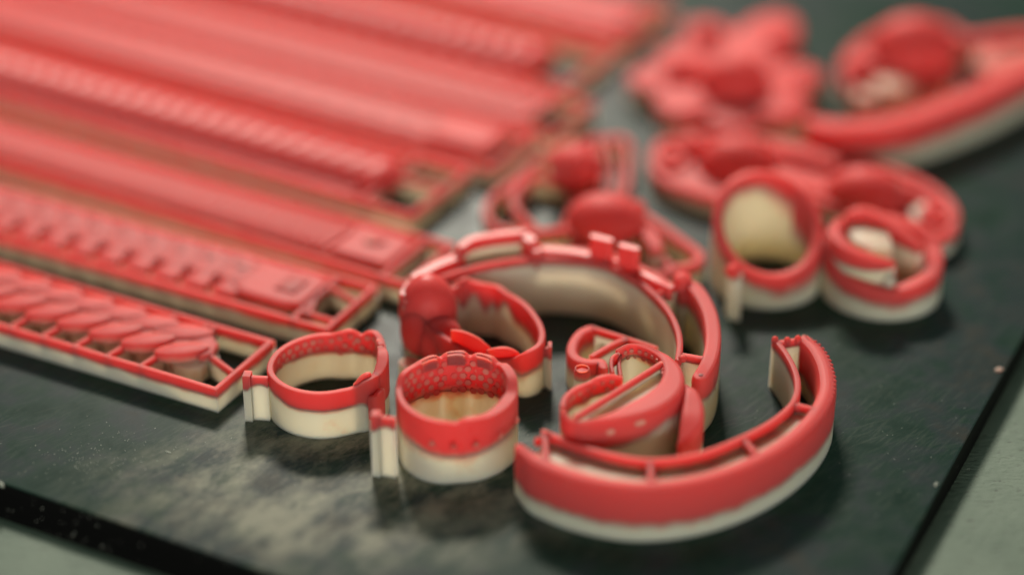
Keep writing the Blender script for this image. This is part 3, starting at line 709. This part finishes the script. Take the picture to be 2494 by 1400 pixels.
# notches at the tips and beading along the outer edge
for px, py, z in ((1310, 1066, .9), (1336, 1052, .95), (1888, 820, .97), (1918, 822, .96), (1944, 818, .98)):
    P = at(px, py, z); m = MB(); blob(m, (P.x, P.y, z - .07), (.055, .055, .08), .4, 1.0, None, 14, 10); b1.part(m, 'tip_knob')
src = None
fr = frames(sh, False); acc = 0; last = fr[0][0]; k = 0
for (p, nr, kk), s in list(zip(fr, sh))[2:-2]:
    acc += (p - last).length; last = p
    if acc > .105:
        acc = 0
        if src is None:
            m = MB(); blob(m, (0, 0, 0), (.036, .032, .034), 0, 1.0, None, 8, 6); src = m.build('edge_bead', THIN, b1.o)
            o = src
        else: o = src.copy(); C.objects.link(o); o.parent = b1.o
        q = p - nr * (s[3] * .80); o.location = Vector((q.x, q.y, s[2] - .045)) - b1.loc; o.rotation_euler = (0, 0, math.atan2(-nr.x, nr.y))

# ------------------------------------------------------------------ the big upright bangle behind
b2 = Thing('wax_bangle', 'tall arched bangle with two pegs and a plain cream inner wall', 'wax bangle', at(1400, 800)[:2])
Z2 = 1.08
rail2 = [(988, 730, Z2), (1010, 702, Z2), (1045, 682, Z2), (1085, 668, Z2), (1147, 649, Z2), (1233, 632, Z2), (1319, 624, Z2), (1400, 627, Z2), (1478, 641, Z2), (1543, 673, Z2), (1595, 714, Z2), (1630, 756, Z2), (1650, 798, Z2), (1656, 835, Z2), (1652, 872, Z2)]
st = path(rail2, .052, .95, 100); red_and_cream(b2, rounded(st, 3), False, .035, .03, ('inner_rail', 'inner_wall'))
# outer wall behind the panels
ow = [(984, 722, .95), (1000, 690, .95), (1035, 664, .95), (1075, 645, .95), (1115, 628, .95), (1160, 615, .95), (1230, 604, .95), (1310, 600, .95), (1400, 605, .95), (1480, 615, .95), (1560, 648, .95), (1630, 690, .95), (1668, 715, .95)]
st = path(ow, .06, .72, 90); red_and_cream(b2, rounded(st, 3), False, .03, .05, ('outer_rail', 'outer_wall'))
sh2 = [(1664, 680, 1.08, .10), (1690, 694, 1.08), (1712, 722, 1.08), (1730, 762, 1.08), (1737, 805, 1.08), (1735, 845, 1.08), (1724, 882, 1.06), (1706, 912, 1.0)]
st = path([(p[0], p[1], p[2], p[3] if len(p) > 3 else .125, .70 if p[1] < 880 else .6) for p in sh2], .12, .7, 60); red_and_cream(b2, rounded(st, 4), False, .05, .05, ('hinged_shell', 'hinged_shell_support'))
def panel(pts, w, zlow, name, soft=.04, r=.02):
    stq = path([(p[0], p[1], p[2], w, zlow) for p in pts], w, zlow, 16)
    m = MB(); band(m, rounded(stq, 3), False, r, soft, .7, slope=-.083); return b2.part(m, name, mat=GLOSS if r < .025 else None)
panel([(984, 712, 1.14), (1000, 688, 1.14)], .085, .80, 'ridged_panel')
panel([(1014, 670, 1.16), (1060, 645, 1.16), (1106, 626, 1.16)], .10, .85, 'ridged_panel')
panel([(1124, 597, 1.30), (1150, 580, 1.32), (1200, 570, 1.32), (1272, 562, 1.32)], .075, 1.12, 'raised_panel')
m = MB(); skirt(m, path([(1130, 610, 1.1, .05, 1.10), (1200, 596, 1.1, .05, 1.12), (1275, 588, 1.1, .05, 1.12)], .05, 1.1, 12), False, .03, .3); b2.part(m, 'panel_support')
panel([(1284, 575, 1.28), (1298, 588, 1.27), (1306, 606, 1.2)], .10, .85, 'panel_block')
panel([(1120, 604, 1.26), (1114, 616, 1.2)], .06, .9, 'panel_block')
panel([(1330, 604, 1.14), (1385, 609, 1.14), (1436, 618, 1.14)], .085, .90, 'ridged_panel')
panel([(1447, 574, 1.46), (1484, 583, 1.46)], .075, .85, 'peg')
panel([(1516, 596, 1.46), (1548, 604, 1.46)], .075, .85, 'peg')
panel([(1500, 632, 1.10), (1512, 638, 1.10)], .05, .85, 'ridged_panel')
panel([(1566, 664, 1.16), (1600, 681, 1.16), (1630, 696, 1.14)], .065, .88, 'ridged_panel')
P = at(1663, 668, 1.2); m = MB(); pad(m, disc(P.x, P.y, .15, 24), .7, 1.18, .05, .03, 1.0, .6); b2.part(m, 'hinge_knob')
m = MB(); pad(m, disc(P.x, P.y, .145, 24), 0, .698, .01, 0, 0.0); b2.part(m, 'hinge_knob_support')
for a, b in (((1606, 712), (1650, 690)), ((1658, 862), (1715, 872)), ((1560, 655), (1540, 668))):
    A_ = at(*a, 1.04); B2 = at(*b, 1.04); stt = [(A_.x + (B2.x - A_.x) * i / 3, A_.y + (B2.y - A_.y) * i / 3, 1.05, .055, .94) for i in range(4)]
    m = MB(); band(m, stt, False, .03, .03, .6); t = b2.part(m, 'cross_tie'); m = MB(); skirt(m, stt, False, .04, .4, .006); b2.part(m, 'cross_tie_support', parent=t)
for k, (y, w) in enumerate(((926, .85), (938, .74), (950, .62))):   # stepped ridges under the hinge end
    panel([(1692, y - 4, w), (1714, y, w), (1735, y - 12, w)], .05, w - .09, 'end_ridge', .02, .025)
P = at(1707, 912, 1.01); m = MB(); pad(m, disc(P.x, P.y, .035, 10), 1.0, 1.012, .004, 0, 1.0); b2.part(m, 'rivet')
0 and leafband(b2, [(1668, 770, .92, .03), (1690, 815, .86, .04), (1708, 858, .86, .04)], .04, 'lower_brace', zm=.6, r=.02, n=12)
# small joint beads on the inner rail
for px, py in ((1075, 672), (1320, 618), (1476, 636), (1608, 710), (1662, 868)):
    P = at(px, py, 1.1); m = MB(); blob(m, (P.x, P.y, 1.06), (.07, .07, .06), 0, 1.0, None, 14, 10); b2.part(m, 'joint_bead')

# ------------------------------------------------------------------ rings at the right
def circle_ring(T, c, r, fz, fw, fzm, n=90, names=('band', 'support'), rnd=.05, soft=.07, sq=0.0):
    st = []
    for i in range(n):
        a = 2 * math.pi * i / n
        r2_ = r * (1 + sq * math.cos(a - math.radians(25)))
        st.append((c[0] + r2_ * math.cos(a), c[1] + r2_ * math.sin(a), fz(a), fw(a), fzm(a)))
    red_and_cream(T, st, True, rnd, soft, names); return st
r5 = Thing('wax_ring', 'tall slanted ring, wide oval opening, small red ball on its near side', 'wax ring', (4.30, 32.95), 'finger rings on the build plate')
def lerpang(vals):
    def f(a):
        x = (a / (2 * math.pi) * len(vals)) % len(vals); i = int(x); t = x - i; t = t * t * (3 - 2 * t)
        return vals[i] * (1 - t) + vals[(i + 1) % len(vals)] * t
    return f
# order: right, back right, back, back left, left, front left, front, front right
circle_ring(r5, (4.30, 32.95), .86, (lambda a: 1.16 - .07 * math.cos(a) + .52 * math.sin(a)), (lambda a: .09),
            (lambda a: 1.16 - .07 * math.cos(a) + .52 * math.sin(a) - .30 - .16 * math.cos(a)), sq=.06, soft=.16)
m = MB()   # red patch on the right inner wall
st = []
for i in range(14):
    a = math.radians(-64 + i * 8.6); rq = .86 * (1 + .06 * math.cos(a - math.radians(25))) - .098
    st.append((4.30 + rq * math.cos(a), 32.95 + rq * math.sin(a), 1.16 - .07 * math.cos(a) + .52 * math.sin(a) - .06, .014, .12 + .035 * i))
band(m, st, False, .01, .5, .35); r5.part(m, 'inner_patch', mat=THIN)
P = at(1786, 661, .86); g = at(1789, 783)
m = MB(); blob(m, (P.x, P.y, .86), (.135, .135, .13), 0, 1.0, None, 20, 14); r5.part(m, 'sprue_ball')
m = MB(); pad(m, [(g.x - .10, g.y + .02), (g.x + .09, g.y), (g.x + .12, g.y + .30), (g.x - .02, g.y + .62), (g.x - .14, g.y + .30)], 0, .78, .03, 0, 0.0, 0.0); r5.part(m, 'sprue_ball_support')

r6 = Thing('wax_ring', 'short ring with crossing leaf bands over a cream patch, farthest right', 'wax ring', (6.28, 32.66), 'finger rings on the build plate')
circle_ring(r6, (6.28, 32.66), .90, lerpang([.80, .95, 1.0, 1.0, .95, .70, .58, .66]), lerpang([.13, .12, .10, .10, .10, .10, .12, .13]), lerpang([.42, .5, .6, .6, .5, .36, .28, .34]))
leafband(r6, [(2045, 530, 1.15, .05), (2032, 556, 1.2, .12), (2050, 586, 1.18, .13), (2090, 612, 1.12, .12), (2140, 628, 1.05, .10), (2180, 636, .95, .04)], .1, 'leaf_band', zm=.85, r=.05)
leafband(r6, [(2060, 520, 1.15, .05), (2100, 508, 1.18, .11), (2150, 525, 1.14, .12), (2200, 560, 1.05, .12), (2245, 600, .92, .08)], .1, 'leaf_band', zm=.8, r=.05)
m = MB(); q = [at(2065, 545, .98), at(2115, 535, .98), at(2165, 560, .98), at(2175, 600, .98), at(2120, 605, .98), at(2075, 580, .98)]
pad(m, [(p.x, p.y) for p in q][::-1], 0, .96, .03, 0, 0.3); r6.part(m, 'inner_support')
leafband(r6, [(2168, 650, .78, .10, .35), (2164, 690, .62, .10, .25)], .1, 'pale_clasp', r=.03, lo=0.1, n=6)
m = MB(); P = at(2166, 668, .75); blob(m, (P.x, P.y, .60), (.12, .16, .18), .2, .2, None, 16, 10); r6.part(m, 'pale_lump')

# ------------------------------------------------------------------ long pendant with two domes
pd = Thing('wax_pendant', 'long blurred pendant with two red domes and a loop at each end', 'wax pendant', at(1940, 470)[:2])
HP = .42
def loop(T, px, py, r, w, z, zm, name='end_loop', ry=None, rot=0):
    c = at(px, py, z); ry = ry or r; st = []
    for i in range(36):
        a = 2 * math.pi * i / 36; x, y = r * math.cos(a), ry * math.sin(a)
        st.append((c.x + x * math.cos(rot) - y * math.sin(rot), c.y + x * math.sin(rot) + y * math.cos(rot), z, w, zm))
    return red_and_cream(T, st, True, .04, .06, (name, name + '_support'))
def dome(T, px, py, z, rad, rot=0, name='dome', zf=.25):
    c = at(px, py, z); m = MB(); blob(m, (c.x, c.y, z - rad[2] * .45), rad, rot, 1.0, zf, 26, 16); return T.part(m, name)
outl = [(1592, 395, HP), (1606, 350, HP), (1660, 330, HP), (1730, 322, HP), (1830, 330, HP), (1930, 352, HP), (2040, 372, HP), (2120, 392, HP), (2200, 418, HP), (2280, 458, HP), (2325, 510, HP), (2312, 560, HP), (2260, 570, HP), (2190, 545, HP), (2110, 520, HP), (2020, 490, HP), (1930, 470, HP), (1840, 470, HP), (1760, 478, HP), (1680, 458, HP), (1615, 430, HP)]
red_and_cream(pd, path([(p[0], p[1], p[2], .10, .22) for p in outl], .1, .22, 120, True), True, .05, .06, ('frame', 'frame_support'))
loop(pd, 1633, 384, .24, .08, .46, .24); loop(pd, 2282, 516, .24, .08, .46, .24)
dome(pd, 1795, 378, .62, (.74, .58, .60), -.2); dome(pd, 2108, 452, .62, (.74, .58, .60), -.35)
dome(pd, 1690, 352, .50, (.36, .30, .30), -.2, 'side_dome'); dome(pd, 2195, 470, .5, (.34, .3, .28), -.3, 'side_dome')
leafband(pd, [(1880, 352, .52, .16), (1960, 366, .54, .18), (2040, 392, .52, .16)], .16, 'bridge', zm=.25, r=.06)
leafband(pd, [(1880, 420, .45, .10), (1960, 450, .46, .12), (2040, 470, .45, .10)], .1, 'bridge', zm=.25, r=.06)
m = MB(); q = [at(2215, 500, .38), at(2255, 492, .38), at(2262, 530, .38), at(2222, 535, .38)]; pad(m, [(p.x, p.y) for p in q][::-1], 0, .40, .03, 0, 0.0); pd.part(m, 'end_support')
# support under the domes
for px, py, rr in ((1790, 405, .62), (2108, 468, .62), (1690, 395, .42), (2200, 490, .36)):
    c = at(px, py, .2); m = MB(); pad(m, disc(c.x, c.y, rr, 24), 0, .34, .05, .05, .85, .1); pd.part(m, 'dome_support')

m = MB()
pad(m, [(at(p[0], p[1], .35).x, at(p[0], p[1], .35).y) for p in outl][::-1], 0, .33, .04, 0, .9, .1); pd.part(m, 'body')
# two earrings behind the arched bangle
e1 = Thing('wax_earring', 'blurred red earring, ball in a squarish frame beside a round loop', 'wax earring', at(1400, 470)[:2], 'ball headed earrings behind the arched bangle')
fr1 = [(1186, 520, .45), (1192, 490, .45), (1215, 462, .45), (1262, 425, .45), (1330, 372, .45), (1400, 345, .45), (1470, 336, .45), (1528, 342, .45), (1530, 400, .45), (1520, 470, .45), (1470, 500, .45), (1390, 548, .45), (1300, 560, .45), (1220, 552, .45)]
red_and_cream(e1, path([(p[0], p[1], p[2], .075, .28) for p in fr1], .07, .28, 90, True), True, .04, .05, ('frame', 'frame_support'))
leafband(e1, [(1290, 428, .50, .08), (1262, 452, .52, .09), (1250, 480, .52, .09), (1262, 512, .5, .08), (1298, 545, .48, .06)], .08, 'loop', zm=.28, r=.05)
leafband(e1, [(1298, 420, .45, .07), (1370, 440, .45, .08), (1400, 480, .45, .08), (1378, 538, .45, .07)], .07, 'loop', zm=.3, r=.05)
c = at(1404, 400, .8); m = MB(); blob(m, (c.x, c.y, .72), (.50, .46, .42), 0, 1.0, .3, 28, 18); e1.part(m, 'ball')
c = at(1372, 418, .8); m = MB(); blob(m, (c.x, c.y, .70), (.22, .22, .20), 0, 1.0, None, 18, 12); e1.part(m, 'small_ball')
c = at(1404, 420, .3); m = MB(); pad(m, disc(c.x, c.y, .42, 24), 0, .45, .03, 0, .1); e1.part(m, 'ball_support')
leafband(e1, [(1455, 345, .44, .06), (1468, 400, .44, .06), (1460, 470, .44, .06)], .06, 'frame_bar', zm=.3, r=.03)
leafband(e1, [(1488, 345, .44, .05), (1500, 400, .44, .05), (1494, 470, .44, .05)], .05, 'frame_bar', zm=.3, r=.03)
e2 = Thing('wax_earring', 'red earring with larger ball and pointed frame, just behind the two pegs', 'wax earring', at(1500, 600)[:2], 'ball headed earrings behind the arched bangle')
fr2 = [(1400, 575, .45), (1420, 545, .45), (1480, 520, .45), (1560, 520, .45), (1600, 540, .45), (1650, 575, .45), (1703, 615, .45), (1692, 638, .45), (1650, 648, .45), (1600, 662, .45), (1520, 650, .45), (1440, 620, .45)]
red_and_cream(e2, path([(p[0], p[1], p[2], .085, .28) for p in fr2], .08, .28, 90, True), True, .04, .05, ('frame', 'frame_support'))
c = at(1475, 518, .9); m = MB(); blob(m, (c.x, c.y, .76), (.68, .54, .46), -.2, 1.0, .3, 32, 20); e2.part(m, 'ball')
c = at(1550, 505, .7); m = MB(); blob(m, (c.x, c.y, .62), (.18, .2, .2), 0, 1.0, None, 16, 12); e2.part(m, 'small_ball')
c = at(1480, 560, .3); m = MB(); pad(m, disc(c.x, c.y, .5, 28), 0, .42, .03, 0, .1); e2.part(m, 'ball_support')
leafband(e2, [(1560, 545, .7, .10), (1588, 572, .74, .15), (1602, 605, .7, .12)], .12, 'shoulder', zm=.55, r=.06)
leafband(e2, [(1600, 600, .45, .06), (1620, 630, .45, .06), (1640, 650, .45, .06)], .06, 'frame_bar', zm=.3, r=.03)

# ------------------------------------------------------------------ flower and oval brooch, far and blurred
fl = Thing('wax_flower', 'large blurred red flower with spread petals around a domed centre', 'wax flower', at(1760, 240)[:2])
cc = at(1780, 215, .4)
tips = [(1545, 175), (1628, 120), (1712, 48), (1900, 42), (1985, 165), (1940, 270), (1790, 292), (1630, 262)]
m = MB(); pad(m, [(cc.x + 1.05 * math.cos(a) * (1 + .18 * math.sin(3 * a)), cc.y + 1.25 * math.sin(a) * (1 + .15 * math.cos(2 * a))) for a in [2 * math.pi * i / 30 for i in range(30)]], .30, .50, .06, .10, 1.0, 0.5); fl.part(m, 'flower_base')
m = MB(); pad(m, [(cc.x + 1.09 * math.cos(a) * (1 + .18 * math.sin(3 * a)), cc.y + 1.29 * math.sin(a) * (1 + .15 * math.cos(2 * a))) for a in [2 * math.pi * i / 30 for i in range(30)]], 0, .298, .02, 0, 0.0); fl.part(m, 'flower_base_support')
for k, (px, py) in enumerate(tips):
    t = at(px, py, .6); d = Vector((t.x - cc.x, t.y - cc.y)); L = d.length; ang = math.atan2(d.y, d.x)
    m = MB(); mid = Vector((cc.x, cc.y)) + d * .56
    pad(m, lens(mid.x, mid.y, L * 1.02, 1.25 + .1 * (k % 2), ang, 22, .85), .30, .54 + .08 * (k % 2), .07, .06, 1.0, .5); P_ = fl.part(m, 'petal')
    m = MB(); pad(m, lens(mid.x, mid.y, L * 1.02, 1.22, ang, 22, .85), 0, .298, .02, 0, 0.0); fl.part(m, 'petal_support', parent=P_)
for px, py, z, rad, nm in ((1790, 175, 1.0, (.72, .56, .60), 'centre_dome'), (1663, 160, .85, (.38, .34, .30), 'inner_bud'), (1905, 90, .8, (.34, .36, .28), 'inner_bud'), (1720, 75, .8, (.30, .40, .28), 'inner_bud')):
    dome(fl, px, py, z, rad, 0, nm, .35)
m = MB(); c = at(1905, 232, .75); pad(m, disc(c.x, c.y, .26, 18), .3, .62, .06, .05, .36); fl.part(m, 'pale_cup')

b3 = Thing('wax_brooch', 'big blurred oval piece with thick curved red front wall, at back right', 'wax brooch', at(2260, 300)[:2])
Z = .92
shell = [(1992, 292, .84, .22, .42), (2030, 300, .88, .25), (2090, 300, .9, .24), (2160, 293, Z, .26), (2230, 277, Z, .26), (2300, 252, Z, .26), (2370, 224, Z, .26), (2430, 196, Z, .25), (2500, 160, Z, .22), (2560, 120, Z, .2)]
shell = [(p[0], p[1], p[2], p[3] if len(p) > 3 else .2, .38) for p in shell]
red_and_cream(b3, rounded(path(shell, .2, .4, 70), 4), False, .09, .08, ('front_wall', 'front_wall_support'))
red_and_cream(b3, path([(2070, 205, .55, .12, .3), (2060, 150, .55, .12, .3), (2110, 95, .55, .12, .3), (2190, 60, .55, .12, .3), (2290, 55, .55, .12, .3), (2350, 90, .55, .14, .3), (2420, 85, .6, .16, .3), (2500, 78, .6, .2, .3), (2580, 85, .6, .2, .3)], .12, .3, 60), False, .05, .06, ('back_wall', 'back_wall_support'))
dome(b3, 2225, 88, 1.25, (.92, .70, .75), .1, 'dome', .35); dome(b3, 2120, 150, .8, (.50, .48, .36), 0, 'side_dome', .35); dome(b3, 2280, 150, .75, (.46, .40, .30), 0, 'side_dome', .3)
m = MB(); c = at(2180, 190, .8); pad(m, disc(c.x, c.y, .42, 22), 0, .72, .08, .06, .45); b3.part(m, 'pale_cup')
m = MB(); q = [at(2085, 240, .5), at(2080, 190, .5), at(2200, 150, .5), at(2300, 150, .5), at(2330, 200, .5), at(2230, 245, .5)]; pad(m, [(p.x, p.y) for p in q][::-1], 0, .5, .05, 0, .55); b3.part(m, 'inner_plate')
m = MB(); q = [at(2370, 150, .42), at(2390, 105, .42), at(2480, 100, .42), at(2560, 110, .42), at(2480, 155, .42), at(2420, 180, .42)]; pad(m, [(p.x, p.y) for p in q][::-1], 0, .42, .05, 0, .7); b3.part(m, 'inner_plate')

# ------------------------------------------------------------------ crumbs and dust
def crumb(px, py, z, l, w, h, rot, tint, label, mat=WAX):
    p = at(px, py, z); m = MB(); poly = [(l / 2 * math.cos(a) * random.uniform(.7, 1.1), w / 2 * math.sin(a) * random.uniform(.7, 1.1)) for a in [2 * math.pi * i / 7 for i in range(7)]]
    pad(m, poly, 0, h, h * .3, h * .2, tint); o = m.build('wax_crumb', mat); o.location = (p.x, p.y, z); o.rotation_euler = (0, 0, rot); tag(o, label, 'crumb')
crumb(410, 1101, 0.001, .13, .018, .012, -.45, 0.0, 'thin white splinter lying on the bare plate below the nearest strip', DUST)
crumb(4, 1182, -0.02, .16, .06, .05, -.9, 0.0, 'white chip on the front edge of the plate at the far left', DUST)
crumb(2279, 1182, -0.012, .12, .045, .04, 1.1, 0.0, 'pale chip stuck on the right edge of the plate, nearest the camera', DUST)
crumb(2432, 902, 0.001, .15, .10, .03, .3, .6, 'pinkish smear of wax near the right edge of the plate')
m = MB()
for i in range(420):
    if i < 150: px, py = random.gauss(230, 90), random.gauss(1110, 40)
    elif i < 290: px, py = random.uniform(100, 2200), random.uniform(1040, 1380)
    else: px, py = random.uniform(1200, 2400), random.uniform(820, 1300)
    p = at(px, py, 0)
    r = random.uniform(.003, .0075)
    pad(m, disc(p.x, p.y, r, 5), 0.0005, r * .8, r * .2, 0, 0.0)
d = m.build('dust_specks', DUST); tag(d, 'fine pale dust specks scattered over the dark plate', 'dust', None, 'stuff')
m = MB()
dn = Vector((uf.y, -uf.x, 0)) * (1 if uf.y < 0 or True else 1)
nrmf = Vector((-uf.y, uf.x)); nrmf = nrmf if nrmf.y < 0 else -nrmf
for i in range(34):
    q = f1 + uf * random.uniform(3.0, 5.6) * (1 if i % 3 else .9); z = random.uniform(-.38, -.22) if i % 4 else random.uniform(-.15, -.06)
    r = random.uniform(.004, .013) * (2.2 if i % 9 == 0 else 1); pp = Vector((q.x, q.y)) + nrmf * (.004 + .30 * (-z - .03) / .36)
    v = [(pp.x + uf.x * r * math.cos(a) * random.uniform(.5, 1.2), pp.y + uf.y * r * math.cos(a), z + r * math.sin(a) * random.uniform(.5, 1.2)) for a in [2 * math.pi * k / 6 for k in range(6)]] + [(pp.x + nrmf.x * r * .5, pp.y + nrmf.y * r * .5, z)]
    m.add(v, [(k, (k + 1) % 6, 6) for k in range(6)], 0.0)
d = m.build('rim_flecks', DUST); tag(d, 'whitish flecks of dried resin on the black front rim of the plate', 'dust', None, 'stuff')
